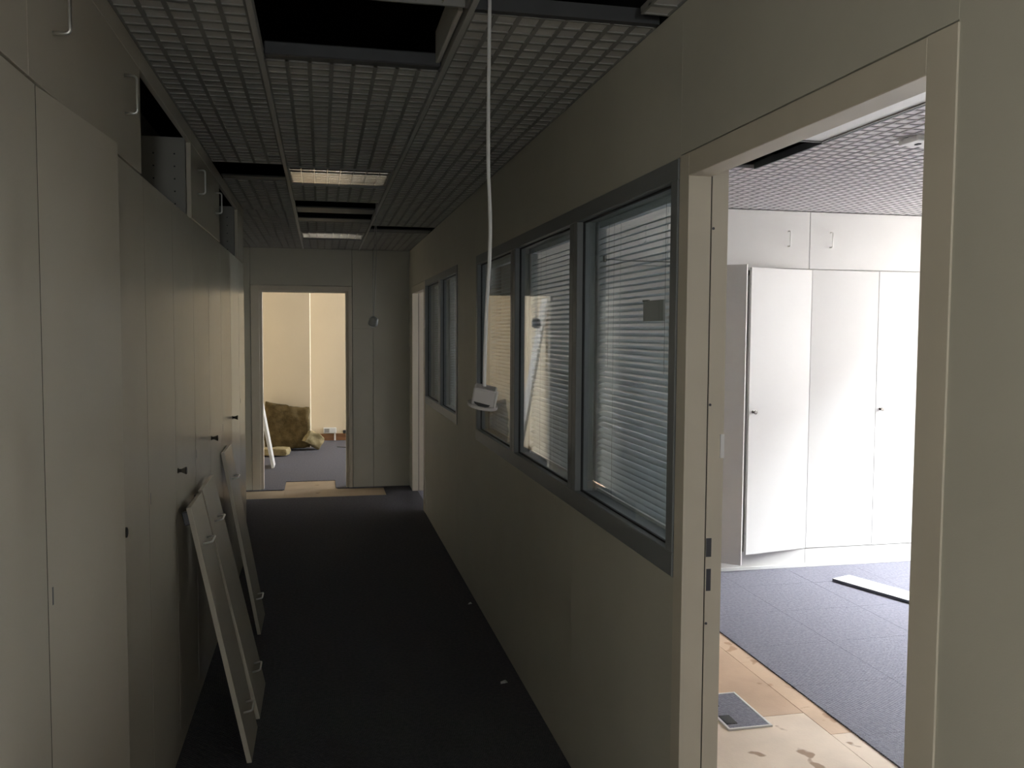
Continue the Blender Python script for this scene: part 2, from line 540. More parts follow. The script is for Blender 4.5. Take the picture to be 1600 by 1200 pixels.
# ------------------------------------------------------------------ door frames in the right partition
def side_door(name, label, yo0, yi0, yi1, yo1, zi, zo, strikes=True):
    d = struct(empty(name, (XR, yo0, 0)), label)
    xa = XR - .003
    xs_, xt = .945, .951
    # far jamb (towards the end wall) and near jamb, each a stop and a rebate
    for yin, yout, sg in ((yi1, yo1, 1), (yi0, yo0, -1)):
        MB().box((xa, yin, 0), (xs_, yout  , zo), .0006).box((xt, yin + sg * .006, 0), (XRB + .004, yout, zo)).build('jamb', M_FRAME, d)
        bx('door_seal', (xs_, yin + sg * .009, 0), (xt, yout, zi + .01), M_SEAL, d)
    MB().box((xa, yi0, zi), (xs_, yi1, zo), .0015).box((xt, yi0, zi + .042), (XRB + .004, yi1, zo)).build('head', M_FRAME, d)
    bx('door_seal', (xs_, yi0, zi + .004), (xt, yi1, zo), M_SEAL, d)
    if strikes:
        y = yi1 + .0052
        bx('strike_plate', (.9515, y, 1.032), (.966, y + .004, 1.080), M_DARKSTEEL, d)
        bx('strike_plate', (.9535, y, .944), (.966, y + .004, 1.001), M_DARKSTEEL, d)
        bx('keep_plate', (.984, y - .004, 1.285), (.994, y + .001, 1.345), M_WHITE, d)
        for z in (1.86, 1.42, .86, .33):
            MB().tube([(.955, y + .003, z), (.955, y - .001, z)], .0035, 8).build('screw_head', M_DARKSTEEL, d)
    return d
d1 = side_door('door_1', 'tan painted door frame without a leaf, open to the bright side room', 1.1125, 1.178, 2.047, 2.103, 1.986, 2.043)
d2 = side_door('door_2', 'far tan door frame without a leaf at the end of the right wall', 7.690, 7.812, 8.780, 8.845, 1.975, 2.043, strikes=False)
bx('strike_plate', (XR - .008, 7.655, 1.63), (XR - .001, 7.672, 1.70), M_WHITE, d2)

# ------------------------------------------------------------------ end wall with doorway
wb = struct(empty('wall_back', (0, YB, 0)), 'cream panelled wall at the end of the corridor')
def wbp(x0, x1, z0, z1):
    bx('wall_panel', (x0, YB, z0), (x1, YB + .10, z1), M_WALL, wb, bevel=.0025)
wbp(-1.05, -.688, 0, ZC); wbp(-.685, .307, 2.053, ZC); wbp(.310, .515, 0, ZC); wbp(.518, XR + .10, 0, ZC)
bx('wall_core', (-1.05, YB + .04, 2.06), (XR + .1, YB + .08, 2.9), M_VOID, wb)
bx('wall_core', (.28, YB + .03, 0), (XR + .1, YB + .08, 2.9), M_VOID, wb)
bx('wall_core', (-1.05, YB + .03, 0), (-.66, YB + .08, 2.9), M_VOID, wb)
d3 = struct(empty('door_3', (-.18, YB, 0)), 'tan door frame open to the cream back room')
for xo, xi, sg in ((-.684, -.575, -1), (.306, .241, 1)):
    MB().box((xo, YB - .004, 0), (xi + sg * .028, YB + .10, 2.05), .0015).box((xi + sg * .028, YB + .02, 0), (xi, YB + .104, 2.05), .0015).build('jamb', M_FRAME, d3)
MB().box((-.684 + .081, YB - .004, 1.999), (.306 - .037, YB + .10, 2.05), .0015).box((-.575, YB + .02, 1.984), (.241, YB + .104, 1.999)).build('head', M_FRAME, d3)
tr = struct(bx('trim_1', (.32, YB - .010, 1.622), (.49, YB - .001, 1.634), M_WALL, None, bevel=.002), 'thin horizontal rail on the end wall')

# ------------------------------------------------------------------ left wall, near end, shell of the rooms
wl = struct(empty('wall_left', (-1.1, 0, 0)), 'wall behind the left cabinets')
LW = (-1.92, -1.18, 1.08, 1.92)
for y0, y1, z0, z1 in ((-3.0, 9.2, 0, LW[2]), (-3.0, 9.2, LW[3], 2.9), (-3.0, LW[0], LW[2], LW[3]), (LW[1], 9.2, LW[2], LW[3])):
    bx('wall_section', (-1.15, y0, z0), (-1.05, y1, z1), M_WALL, wl)
lw = struct(empty('window_7', (-1.1, -1.55, LW[2])), 'tinted window in the left wall behind the viewer')
for a, b in (((LW[0], LW[2]), (LW[1], LW[2] + .04)), ((LW[0], LW[3] - .04), (LW[1], LW[3])), ((LW[0], LW[2] + .04), (LW[0] + .04, LW[3] - .04)), ((LW[1] - .04, LW[2] + .04), (LW[1], LW[3] - .04))):
    bx('frame_bar', (-1.13, a[0], a[1]), (-1.08, b[0], b[1]), M_WHITE, lw, bevel=.003)
bx('glass_pane', (-1.108, LW[0] + .04, LW[2] + .04), (-1.103, LW[1] - .04, LW[3] - .04), M_TINT, lw)
wn = struct(empty('wall_near', (0, -3.0, 0)), 'wall with a window closing the corridor behind the viewer')
NW = (-.04, .38, 1.22, 1.76)
for x0, x1, z0, z1 in ((-1.15, XRB, 0, NW[2]), (-1.15, XRB, NW[3], 2.9), (-1.15, NW[0], NW[2], NW[3]), (NW[1], XRB, NW[2], NW[3])):
    bx('wall_section', (x0, -3.1, z0), (x1, -3.0, z1), M_WALL, wn)
nw = struct(empty('window_6', (.17, -3.05, .9)), 'window at the near end of the corridor behind the viewer')
for a, b in (((NW[0], NW[2]), (NW[1], NW[2] + .05)), ((NW[0], NW[3] - .05), (NW[1], NW[3])), ((NW[0], NW[2] + .05), (NW[0] + .05, NW[3] - .05)), ((NW[1] - .05, NW[2] + .05), (NW[1], NW[3] - .05))):
    bx('frame_bar', (a[0], -3.08, a[1]), (b[0], -3.03, b[1]), M_WHITE, nw, bevel=.003)
bx('glass_pane', (NW[0] + .05, -3.057, NW[2] + .05), (NW[1] - .05, -3.052, NW[3] - .05), M_OGLASS, nw)
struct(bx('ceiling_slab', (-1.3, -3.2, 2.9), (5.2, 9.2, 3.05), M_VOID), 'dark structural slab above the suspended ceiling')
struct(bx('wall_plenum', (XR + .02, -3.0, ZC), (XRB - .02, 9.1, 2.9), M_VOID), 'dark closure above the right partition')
struct(bx('wall_divider', (XRB, 5.93, 0), (XE, 6.0, 2.9), M_RWALL), 'wall behind the cabinets of the side room')
struct(bx('wall_room_near', (XRB, -1.6, 0), (XE, -1.5, 2.9), M_RWALL), 'near wall of the side room')
struct(bx('wall_far_room', (XRB, YB, 0), (XE, YB + .1, 2.9), M_WCAB), 'end wall of the far side room')
# outside wall with window openings (x = 5.0 .. 5.2)
we = struct(empty('wall_outside', (XE, 0, 0)), 'outside wall with daylight windows')
def wep(y0, y1, z0, z1, x=XE, par=we):
    bx('wall_section', (x, y0, z0), (x + .1, y1, z1), M_RWALL, par)
wep(-1.6, 9.2, -.1, .85); wep(-1.6, 9.2, 2.42, 3.05); wep(-1.6, 3.0, .85, 2.42); wep(5.3, 6.9, .85, 2.42); wep(8.1, 9.2, .85, 2.42)
def outer_window(name, label, x, ys_, z0, z1):
    w = struct(empty(name, (x, ys_[0], z0)), label)
    y0, y1 = ys_[0], ys_[-1]
    for z in (z0, z1 - .05):
        bx('frame_rail', (x + .03, y0, z), (x + .07, y1, z + .05), M_WHITE, w, bevel=.003)
    for y in ys_:
        yy = min(max(y - .025, y0), y1 - .05)
        bx('frame_stile', (x + .03, yy, z0 + .05), (x + .07, yy + .05, z1 - .05), M_WHITE, w, bevel=.003)
    for a, b in zip(ys_[:-1], ys_[1:]):
        bx('glass_pane', (x + .047, a + .02, z0 + .05), (x + .053, b - .02, z1 - .05), M_OGLASS, w)
    bx('sill', (x - .10, y0, z0 - .03), (x + .03, y1, z0), M_WHITE, w, bevel=.004)
outer_window('window_3', 'white framed outside windows of the side room', XE, [3.0, 4.15, 5.3], .85, 2.42)
outer_window('window_4', 'white framed outside windows of the far side room', XE, [6.9, 7.5, 8.1], .85, 2.42)
# building across the street
fb = struct(empty('wall_opposite', (14, -7, 0)), 'facade across the street')
bx('facade_wall', (14, -25, -3), (15, 10, 8.2), M_BRICK, fb)
for k in range(8):
    for zz in (0.2, 3.4):
        bx('facade_window', (13.95, -22 + k * 4, zz), (14.02, -20 + k * 4, zz + 1.8), M_DARKSTEEL, fb)
struct(bx('ground_outside', (5.2, -25, -3.1), (14, 35, -3.0), M_BRICK), 'pavement outside the windows')

# ------------------------------------------------------------------ suspended ceilings
ceil = struct(empty('ceiling', (0, 0, ZC)), 'suspended ceiling of gridded tiles')
PITCH_C = .0642
near_pads = []
pad_meshes = {}
def pad_mesh(w, d, mt):
    k = (round(w, 4), round(d, 4), mt.name)
    if k not in pad_meshes:
        o = MB().box((-w / 2, -d / 2, 0), (w / 2, d / 2, .0030), .0004).build('pad', mt)
        pad_meshes[k] = o.data
        bpy.data.objects.remove(o)
    return pad_meshes[k]
def quad_pads(bm, pads, z0, z1):
    for (cx, cy, w, d) in pads:
        v = [bm.verts.new((cx + sx * w / 2, cy + sy * d / 2, z)) for z in (z0, z1) for sx, sy in ((-1, -1), (1, -1), (1, 1), (-1, 1))]
        bm.faces.new((v[3], v[2], v[1], v[0]))
        for k in range(4):
            bm.faces.new((v[k], v[(k + 1) % 4], v[4 + (k + 1) % 4], v[4 + k]))
tile_list = []
def tile(x0, x1, y0, y1, mp, mb_, gap, detail=True, singles=False, skip=None):
    t = bx('ceiling_tile', (x0, y0, ZC + .006), (x1, y1, ZC + .018), mb_, ceil)
    if not detail:
        return t
    nx = max(1, round((x1 - x0) / PITCH_C)); ny = max(1, round((y1 - y0) / .0665))
    px, py = (x1 - x0) / nx, (y1 - y0) / ny
    pads = [(x0 + (i + .5) * px, y0 + (j + .5) * py, px - gap, py - gap * 1.15) for i in range(nx) for j in range(ny)]
    bars = MB()
    g2 = gap / 2
    for i in range(nx + 1):
        xm = x0 + i * px
        bars.box((max(x0, xm - g2), y0, ZC), (min(x1, xm + g2), y1, ZC + .0062))
    g3 = gap * 1.15 / 2
    for j in range(ny + 1):
        ym = y0 + j * py
        bars.box((x0, max(y0, ym - g3), ZC + .0002), (x1, min(y1, ym + g3), ZC + .0062))
    bars.build('tile_grid', mb_, t)
    tile_list.append((t, pads, mp, singles))
    return t
# corridor bays: left, centre, right
XA, XB_ = -.172, .380
rw = .008
def bay(x0, x1, spans, pre=0):
    for y0, y1 in spans:
        tile(x0, x1, y0, y1, M_PAD, M_TILE, .0130, detail=y1 > 1.9, singles=True)
bay(XL, XA - rw, [(-3, 0), (0, 1.5), (1.5, 2.72), (2.72, 3.62), (3.62, 4.55)])
bay(-1.05, XA - rw, [(6.28, 7.2), (7.2, 8.15), (8.15, YB)])
bay(XL, XA - rw, [(5.06, 6.28)])
bay(XA + rw, XB_ - rw, [(-3, 0), (0, 1.62), (2.825, 3.62), (3.62, 4.58), (5.175, 5.77), (6.86, 7.50), (8.16, YB)])
bay(XB_ + rw, XR, [(-3, 0), (0, 1.5), (2.290, 3.45), (3.45, 4.65), (4.65, 5.85), (5.85, 7.0), (7.46, 8.3), (8.3, YB)])
tile(.81, XR, 1.5, 2.20, M_PAD, M_TILE, .0130, singles=True)
for x in (XA, XB_):
    bx('ceiling_runner', (x - rw, -3, ZC - .004), (x + rw, YB, ZC + .03), M_RUN, ceil, bevel=.001)
bx('ceiling_runner', (XB_ + rw, 2.265, ZC + .002), (XR, 2.290, ZC + .04), M_DUCT, ceil)
# side room tiles
CUT = [(1.955, 2.120, 2.2, 4.085)]
for x0, x1, ys_ in ((XRB, 1.955, [(-1.5, 1.5), (1.5, 3.0), (3.0, 5.5)]), (1.955, 2.120, [(-1.5, 2.2), (4.085, 5.5)]),
                    (2.120, 3.3, [(-1.5, 1.5), (1.5, 2.7), (2.7, 4.1), (4.1, 5.5)]), (3.3, 4.2, [(-1.5, 2.7), (2.7, 4.1), (4.1, 5.5)]), (4.2, XE, [(-1.5, 2.7), (2.7, 5.5)])):
    for y0, y1 in ys_:
        tile(x0, x1, y0, y1, M_WPAD, M_WTILE, .0095, detail=(y1 > 2.6 and x1 > 1.96))
bx('ceiling_runner', (2.112, 2.2, ZC - .003), (2.124, 4.085, ZC + .03), M_DARKSTEEL, ceil)
struct(bx('ceiling_far_room', (XRB, 6.0, ZC), (XE, YB, ZC + .03), M_WPAD), 'white ceiling of the far side room')

# nearest 300 corridor pads are pieces of their own, the rest stays joined to the tile
cand = []
for ti, (t, pads, mp, singles) in enumerate(tile_list):
    if singles:
        for pi, p in enumerate(pads):
            if p[1] > 2.0:
                cand.append((p[1] ** 2 + (p[0] - .2) ** 2 * 2, ti, pi))
cand.sort()
chosen = {}
for dd, ti, pi in cand[:300]:
    chosen.setdefault(ti, set()).add(pi)
for ti, (t, pads, mp, singles) in enumerate(tile_list):
    rest = []
    for pi, p in enumerate(pads):
        if pi in chosen.get(ti, ()):
            o = bpy.data.objects.new('tile_pad', pad_mesh(p[2], p[3], mp))
            col.objects.link(o)
            o.parent = t
            o.location = Vector((p[0], p[1], ZC + .0035)) - world_loc(t)
        else:
            rest.append(p)
    if rest:
        B = MB()
        quad_pads(B.bm, rest, ZC + .0035, ZC + .0065)
        o = B.build('tile_pads', mp, t)
        o['kind'] = 'stuff'

# light fittings with mirror louvres
def light_fitting(x0, x1, y0, y1, label, group='recessed louvred light fittings', louvres=True):
    root = tag(empty('ceiling_light', ((x0 + x1) / 2, (y0 + y1) / 2, ZC)), label, 'light fitting', group)
    z0, z1 = ZC - .002, ZC + .075
    t = .008
    MB().box((x0, y0, z0), (x0 + t, y1, z1)).box((x1 - t, y0, z0), (x1, y1, z1)).box((x0 + t, y0, z0), (x1 - t, y0 + t, z1)).box((x0 + t, y1 - t, z0), (x1 - t, y1, z1)).build('housing', M_HOUS, root)
    bx('reflector', (x0 + t, y0 + t, z0 + .022), (x1 - t, y1 - t, z0 + .028), M_LOUV, root)
    if not louvres:
        bx('diffuser', (x0 + t, y0 + t, z0 + .006), (x1 - t, y1 - t, z0 + .012), M_WHITE, root)
        return root
    n = 7
    for k in range(1, n):
        y = y0 + (y1 - y0) * k / n
        bx('louvre_blade', (x0 + t, y - .0015, z0 + .004), (x1 - t, y + .0015, z0 + .016), M_LOUV, root)
    for k in range(1, 8):
        x = x0 + (x1 - x0) * k / 8
        bx('louvre_blade', (x - .0015, y0 + t, z0 + .004), (x + .0015, y1 - t, z0 + .016), M_LOUV, root)
    for k in range(2):
        x = x0 + (x1 - x0) * (.30 + .40 * k)
        MB().tube([(x, y0 + .02, z1 - .03), (x, y1 - .02, z1 - .03)], .008, 10).build('fluorescent_tube', M_WHITE, root, smooth=True)
    return root
light_fitting(XA + rw + .002, XB_ - rw - .004, 4.600, 5.165, 'recessed louvred ceiling light with warm reflections, nearer of the two whole ones')
light_fitting(XA + rw + .002, XB_ - rw - .004, 7.520, 8.145, 'small far louvred ceiling light close to the end doorway')
light_fitting(XA + rw + .002, XB_ - rw - .004, 1.640, 2.255, 'louvred ceiling light cut off by the top of the picture')
light_fitting(1.965, 2.108, 2.22, 3.465, 'narrow white light strip in the ceiling of the side room', 'side room ceiling fittings', louvres=False)

# things in the void over the holes
for nm, a, b, lb in (('metal_channel', (XA + .01, 2.775, ZC + .004), (XB_ - .01, 2.822, ZC + .045), 'dark metal channel at the far edge of the big ceiling hole'),
                     ('metal_channel', (XA + .01, 6.22, ZC + .02), (XB_ - .01, 6.48, ZC + .03), 'grey metal channel across the ceiling hole between the two lights'),
                     ('metal_channel', (XA + .01, 6.66, ZC + .004), (XB_ - .01, 6.85, ZC + .012), 'grey metal flange at the far side of the middle ceiling hole'),
                     ('metal_channel', (XL, 4.95, ZC + .004), (XA - .01, 5.055, ZC + .012), 'grey metal flange in the ceiling hole over the left cabinets'),
                     ('metal_channel', (XB_ + .01, 7.26, ZC + .004), (XR, 7.455, ZC + .012), 'grey metal flange in the ceiling hole near the far screen')):
    t = bx(nm, a, b, M_DUCT, None, bevel=.004)
    tag(t, lb, 'metal channel')
tag(bx('upstand_board', (.352, 2.32, ZC + .012), (.366, 2.774, ZC + .11), M_PAD, None, bevel=.002), 'pale board edge standing inside the big ceiling hole', 'board')
# ducts and pipes faintly seen in the void
dv = tag(empty('ventilation_duct', (.1, 2.5, 2.7)), 'dark duct inside the big ceiling hole', 'duct')
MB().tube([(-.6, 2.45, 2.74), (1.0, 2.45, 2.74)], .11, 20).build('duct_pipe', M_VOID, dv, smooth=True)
for k in range(5):
    x = -.3 + k * .22
    MB().tube([(x, 2.45, 2.74), (x + .02, 2.45, 2.74)], .114, 20).build('duct_band', M_DUCT, dv)
sm = tag(empty('ceiling_sensor', (2.49, 3.30, ZC)), 'small white sensor box on the ceiling of the side room', 'sensor')
bx('sensor_box', (2.40, 3.235, ZC - .022), (2.56, 3.36, ZC + .006), M_WHITE, sm, bevel=.004)
bx('sensor_lens', (2.445, 3.29, ZC - .026), (2.460, 3.315, ZC - .02), M_BLACK, sm)

# ------------------------------------------------------------------ left run of cabinets
def tall_cabinet(y0, y1, label, split=None, ajar=0.0, knob=True):
    yc = (y0 + y1) / 2
    root = tag(empty('tall_cabinet', (XL - .26, yc, 0)), label, 'cabinet', 'tall cabinets on the left of the corridor')
    xf = XL - .020
    xb = -1.03
    t = .018
    B = MB()
    B.box((xb, y0 + .001, .10), (xf, y0 + t, 2.055)).box((xb, y1 - t, .10), (xf, y1 - .001, 2.055))
    B.box((xb, y0 + t, 2.037), (xf, y1 - t, 2.055)).box((xb, y0 + t, .10), (xf, y1 - t, .118)).box((xb, y0 + t, .118), (xb + .01, y1 - t, 2.037))
    B.build('carcass', M_CABIN, root)
    bx('plinth', (XL - .035, y0 + .0005, .0), (XL - .018, y1 - .0005, .125), M_CAB, root)
    g = .0034
    zz0, zz1 = .132, 2.052
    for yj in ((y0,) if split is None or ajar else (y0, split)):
        bx('gap_shade', (XL - .016, yj + (0 if yj == y0 else -g), zz0), (XL - .0006, yj + g, zz1), M_GAPSHADE, root)  # dark strip added to imitate the shade between neighbouring doors
    if split is None:
        dr = bx('door', (XL - .018, y0 + g, zz0), (XL, y1 - g, zz1), M_CAB, root, bevel=.0004)
        bx('keyhole', (XL - .001, y0 + .055, 1.13), (XL + .0008, y0 + .062, 1.16), M_BLACK, dr)
    else:
        mt = rot_about((XL - .009, y0 + g, 0), 'Z', -math.radians(ajar)) if ajar else None
        dr = bx('door', (XL - .018, y0 + g, zz0), (XL, split - g, zz1), M_CAB, root, bevel=.0004, mtx=mt)
        bx('hinge_mark', (XL - .0005, y0 + .022, 1.065), (XL + .0006, y0 + .027, 1.10), M_DARKSTEEL, dr, mtx=mt)
        dl = bx('door', (XL - .018, split + g, zz0), (XL, y1 - g, zz1), M_CAB, root, bevel=.0004)
        if knob:
            add_knob((XL, split + .035, 1.088), (1, 0, 0), dl)
    return root
tall_cabinet(-.20, .80, 'tall cream cabinet beside the viewer', .30)
tall_cabinet(.80, 1.810, 'tall cream cabinet at the left picture edge, nearest in view', 1.31)
tall_cabinet(1.810, 2.825, 'tall cream cabinet with its near door slightly ajar', 2.322, ajar=4.0)
tall_cabinet(2.825, 3.838, 'tall cream cabinet below the nearer open cupboard, first with a fully visible knob', 3.335)
tall_cabinet(3.838, 4.855, 'tall cream cabinet behind the pair of leaning boards, second visible knob', 4.335)
tall_cabinet(4.855, 5.868, 'tall cream cabinet behind the single farther leaning board', 5.352)
tall_cabinet(5.868, 6.285, 'narrow shiny end cabinet closing the left row before the end wall')

def top_cupboard(y0, y1, label, door=True, handles=(), xf=None, root_x=None):
    yc = (y0 + y1) / 2
    root = tag(empty('top_cupboard', (XL - .26, yc, 2.056)), label, 'cupboard', 'cupboards above the tall cabinets on the left')
    xb = -1.03
    x1 = XL - .020
    t = .018
    B = MB()
    B.box((xb, y0 + .001, 2.057), (x1, y0 + t, 2.376)).box((xb, y1 - t, 2.057), (x1, y1 - .001, 2.376)).box((xb, y0 + t, 2.057), (x1, y1 - t, 2.070)).box((xb, y0 + t, 2.07), (xb + .01, y1 - t, 2.376))
    B.build('carcass', M_CABIN, root)
    bx('fascia', (XL - .018, y0 + .0008, 2.364), (XL, y1 - .0008, ZC), M_CAB, root, bevel=.001)
    if door:
        d = bx('door', (XL - .018, y0 + .0012, 2.059), (XL, y1 - .0012, 2.362), M_CAB, root, bevel=.0012)
        for hy in handles:
            d_handle((XL, hy, 2.235), (0, 0, 1), (1, 0, 0), d)
    else:
        for hz in (2.11, 2.16, 2.21, 2.26, 2.31):
            for hx in (XL - .06, XL - .14):
                bx('pin_hole', (hx - .003, y1 - t - .0006, hz - .003), (hx + .003, y1 - t + .001, hz + .003), M_BLACK, root)
    return root
top_cupboard(-.20, .755, 'cream top cupboard above the viewer', handles=(-.04, .55))
top_cupboard(.755, 1.772, 'cream top cupboard at the top left picture corner', handles=(.95, 1.55))
top_cupboard(1.772, 2.800, 'closed cream top cupboard with two bow handles before the nearer open one', handles=(1.93, 2.585))
top_cupboard(2.800, 3.825, 'nearer doorless top cupboard with a dark open interior', door=False)
top_cupboard(3.825, 4.850, 'closed cream top cupboard between the two doorless ones', handles=(4.02, 4.66))
top_cupboard(4.850, 5.865, 'farther doorless top cupboard with a dark open interior', door=False)
top_cupboard(5.865, 6.285, 'narrow closed top cupboard at the far end of the left row', handles=())

# ------------------------------------------------------------------ cupboard doors leaning on the cabinets
def leaning_board(xb0, y0, xt, w, label, L=.985, zrot=0.0, hinge=False):
    th = .018
    a = math.asin((xb0 - xt) / L)
    root = tag(empty('loose_cupboard_door', (xb0, y0 + w / 2, 0)), label, 'loose door', 'loose cupboard doors leaning on the left cabinets')
    # local: s along the length, n outward (+x), y across
    # the lowest edge is the one at n = 0; lift so that it stands on the floor
    mt = Matrix.Translation((xb0, y0, th * math.sin(a) * 0 + .0005)) @ Matrix.Rotation(zrot, 4, 'Z') @ Matrix.Rotation(-a, 4, 'Y')
    bx('panel', (-th, 0, th * math.tan(a) * 0), (0, w, L), M_WCAB if False else M_CAB, root, bevel=.001, mtx=mt @ Matrix.Translation((0, 0, 0)))
    for s in (.165, L - .155):
        MB().tube(d_handle_pts((0, w * .40, s), (0, 1, 0), (1, 0, 0)), .0040, 8, mt).build('handle', M_CHROME, root, smooth=True)
    if hinge:
        for yy in (.05, w - .05):
            MB().box((-th - .026, yy - .012, L - .07), (-th, yy + .012, L - .02), .003, mt).build('hinge', M_DARKSTEEL, root)
    return root
leaning_board(-.262, 3.305, -.462, .300, 'loose cream door leaning lowest and nearest, standing foremost on the carpet', hinge=True)
leaning_board(-.258, 3.682, -.470, .372, 'loose cream door leaning just behind the foremost one', hinge=True)
leaning_board(-.322, 4.730, -.494, .345, 'loose cream door leaning alone farther down the cabinets')

# ------------------------------------------------------------------ hanging cables
hc = tag(empty('hanging_cable_box', (.41, 2.25, 1.40)), 'white plastic box dangling on a white cable from the ceiling', 'junction box')
pts = [(.4235, 2.25, 2.60), (.4236, 2.25, 2.43), (.4225, 2.25, 2.30), (.4215, 2.25, 2.15), (.4222, 2.25, 2.02), (.4270, 2.25, 1.90), (.4265, 2.25, 1.80), (.4200, 2.25, 1.68), (.4155, 2.25, 1.56), (.4140, 2.25, 1.458)]
def smooth_pts(p, n=5):
    out = []
    for i in range(len(p) - 1):
        p0, p1, p2, p3 = [Vector(p[min(max(i + k, 0), len(p) - 1)]) for k in (-1, 0, 1, 2)]
        for j in range(n):
            t = j / n
            out.append(.5 * ((2 * p1) + (-p0 + p2) * t + (2 * p0 - 5 * p1 + 4 * p2 - p3) * t * t + (-p0 + 3 * p1 - 3 * p2 + p3) * t ** 3))
    out.append(Vector(p[-1]))
    return out
MB().tube(smooth_pts(pts), .0048, 8).build('cable', M_WHITE, hc, smooth=True)
mt = Matrix.Translation((.413, 2.25, 1.43)) @ Matrix.Rotation(math.radians(8), 4, 'Y') @ Matrix.Rotation(math.radians(14), 4, 'X') @ Matrix.Rotation(math.radians(-12), 4, 'Z')
MB().box((-.030, -.026, -.018), (.030, .026, .028), .004, mt).build('housing', M_BOX, hc)
rim = [(.040 * math.cos(k / 24 * 2 * math.pi), .034 * math.sin(k / 24 * 2 * math.pi)) for k in range(24)]
MB().prism(rim, 2, -.026, -.018, mt).build('cover_rim', M_BOX, hc)
hole = [(-.004 + .022 * math.cos(k / 20 * 2 * math.pi), -.014 + .014 * math.sin(k / 20 * 2 * math.pi)) for k in range(20)]
lens = [(-.024, -.008), (.020, -.011), (.016, -.016), (.006, -.0185), (-.008, -.0185), (-.019, -.014)]
MB().prism(lens, 1, -.0272, -.0250, mt).build('dark_slot', M_BLACK, hc)
MB().prism(hole, 2, -.0275, -.0255, mt).build('dark_opening', M_BLACK, hc)
MB().box((.030, -.0255, -.017), (.0345, -.021, .029), .001, mt).build('side_lip', M_WHITE, hc)

hs = tag(empty('hanging_sensor', (.341, 6.0, 1.60)), 'small round grey sensor hanging on two thin wires before the end wall', 'sensor')
MB().tube(smooth_pts([(.368, 6.0, 2.62), (.366, 6.0, 2.42), (.352, 6.0, 2.24), (.343, 6.0, 2.0), (.341, 6.0, 1.70)]), .0022, 6).build('wire', M_GREYP, hs)
MB().tube(smooth_pts([(.368, 6.01, 2.62), (.362, 6.0, 2.42), (.366, 6.0, 2.24), (.361, 6.0, 2.0), (.346, 6.0, 1.70)]), .0022, 6).build('wire', M_GREYP, hs)
mt = Matrix.Translation((.341, 6.0, 1.655)) @ Matrix.Rotation(math.radians(12), 4, 'Y') @ Matrix.Rotation(math.radians(12), 4, 'X')
prof = [(.045, .006), (.040, .020), (.030, .030), (.0, .033), (-.014, .032), (-.020, .024)]
MB().tube([(0, 0, s) for s, r in prof], [r for s, r in prof], 18, mt).build('sensor_body', M_GREYP, hs, smooth=True)
MB().tube([(0, 0, s) for s in (-.019, -.026, -.032)], [.020, .016, .006], 14, mt).build('sensor_lens', M_WHITE, hs, smooth=True)

# ------------------------------------------------------------------ side room: run of white cabinets
def white_cabinet(x0, x1, label, aL=0.0, aR=0.0):
    xc = (x0 + x1) / 2
    root = tag(empty('white_cabinet', (xc, YCAB + .25, 0)), label, 'cabinet', 'white cabinets in the side room')
    t = .018
    yb = YCAB + .50
    B = MB()
    B.box((x0 + .001, YCAB + .02, .02), (x0 + t, yb, 2.037)).box((x1 - t, YCAB + .02, .02), (x1 - .001, yb, 2.037))
    B.box((x0 + t, YCAB + .02, 2.02), (x1 - t, yb, 2.037)).box((x0 + t, YCAB + .02, .105), (x1 - t, yb, .12)).box((x0 + t, yb - .01, .12), (x1 - t, yb, 2.02))
    B.build('carcass', M_WCAB, root)
    bx('plinth', (x0 + .0008, YCAB + .004, .018), (x1 - .0008, YCAB + .020, .125), M_WCAB, root, bevel=.001)
    bx('skirting', (x0, YCAB - .012, 0), (x1, YCAB + .004, .022), M_WHITE, root, bevel=.002)
    mid = xc
    g = .0018
    mL = rot_about((x0 + g, YCAB + .009, 0), 'Z', -math.radians(aL)) if aL else None
    mR = rot_about((x1 - g, YCAB + .009, 0), 'Z', math.radians(aR)) if aR else None
    bx('door', (x0 + g, YCAB, .13), (mid - g, YCAB + .018, 2.030), M_WCAB, root, bevel=.001, mtx=mL)
    d = bx('door', (mid + g, YCAB, .13), (x1 - g, YCAB + .018, 2.030), M_WCAB, root, bevel=.001, mtx=mR)
    add_knob((mid + .035, YCAB, 1.083), (0, -1, 0), d, mtx=mR)
    return root
white_cabinet(1.20, 2.215, 'white cabinet hidden left of the open grey-shaded door')
white_cabinet(2.222, 3.242, 'white cabinet with both doors open in the side room', aL=43, aR=11.5)
white_cabinet(3.242, 4.262, 'closed white cabinet right of the one standing open')
white_cabinet(4.262, 4.99, 'closed white cabinet next to the side room windows')
def white_top(x0, x1, label):
    root = tag(empty('white_top_cupboard', ((x0 + x1) / 2, YCAB + .25, 2.038)), label, 'cupboard', 'white top cupboards in the side room')
    B = MB()
    B.box((x0 + .001, YCAB + .02, 2.038), (x0 + .018, YCAB + .50, ZC - .004)).box((x1 - .018, YCAB + .02, 2.038), (x1 - .001, YCAB + .50, ZC - .004)).box((x0 + .018, YCAB + .02, 2.038), (x1 - .018, YCAB + .5, 2.05)).box((x0 + .018, YCAB + .49, 2.05), (x1 - .018, YCAB + .5, ZC - .004))
    B.build('carcass', M_WCAB, root)
    d = bx('door', (x0 + .0018, YCAB, 2.036), (x1 - .0018, YCAB + .018, ZC - .004), M_WCAB, root, bevel=.001)
    for hx in (x0 + .152, x1 - .160):
        d_handle((hx, YCAB, 2.233), (0, 0, 1), (0, -1, 0), d)
white_top(1.20, 2.200, 'white top cupboard hidden behind the door jamb')
white_top(2.200, 3.217, 'white top cupboard over the cabinet that stands open')
white_top(3.217, 4.237, 'white top cupboard over the closed cabinet, two bow handles')
white_top(4.237, 4.99, 'white top cupboard next to the side room windows')

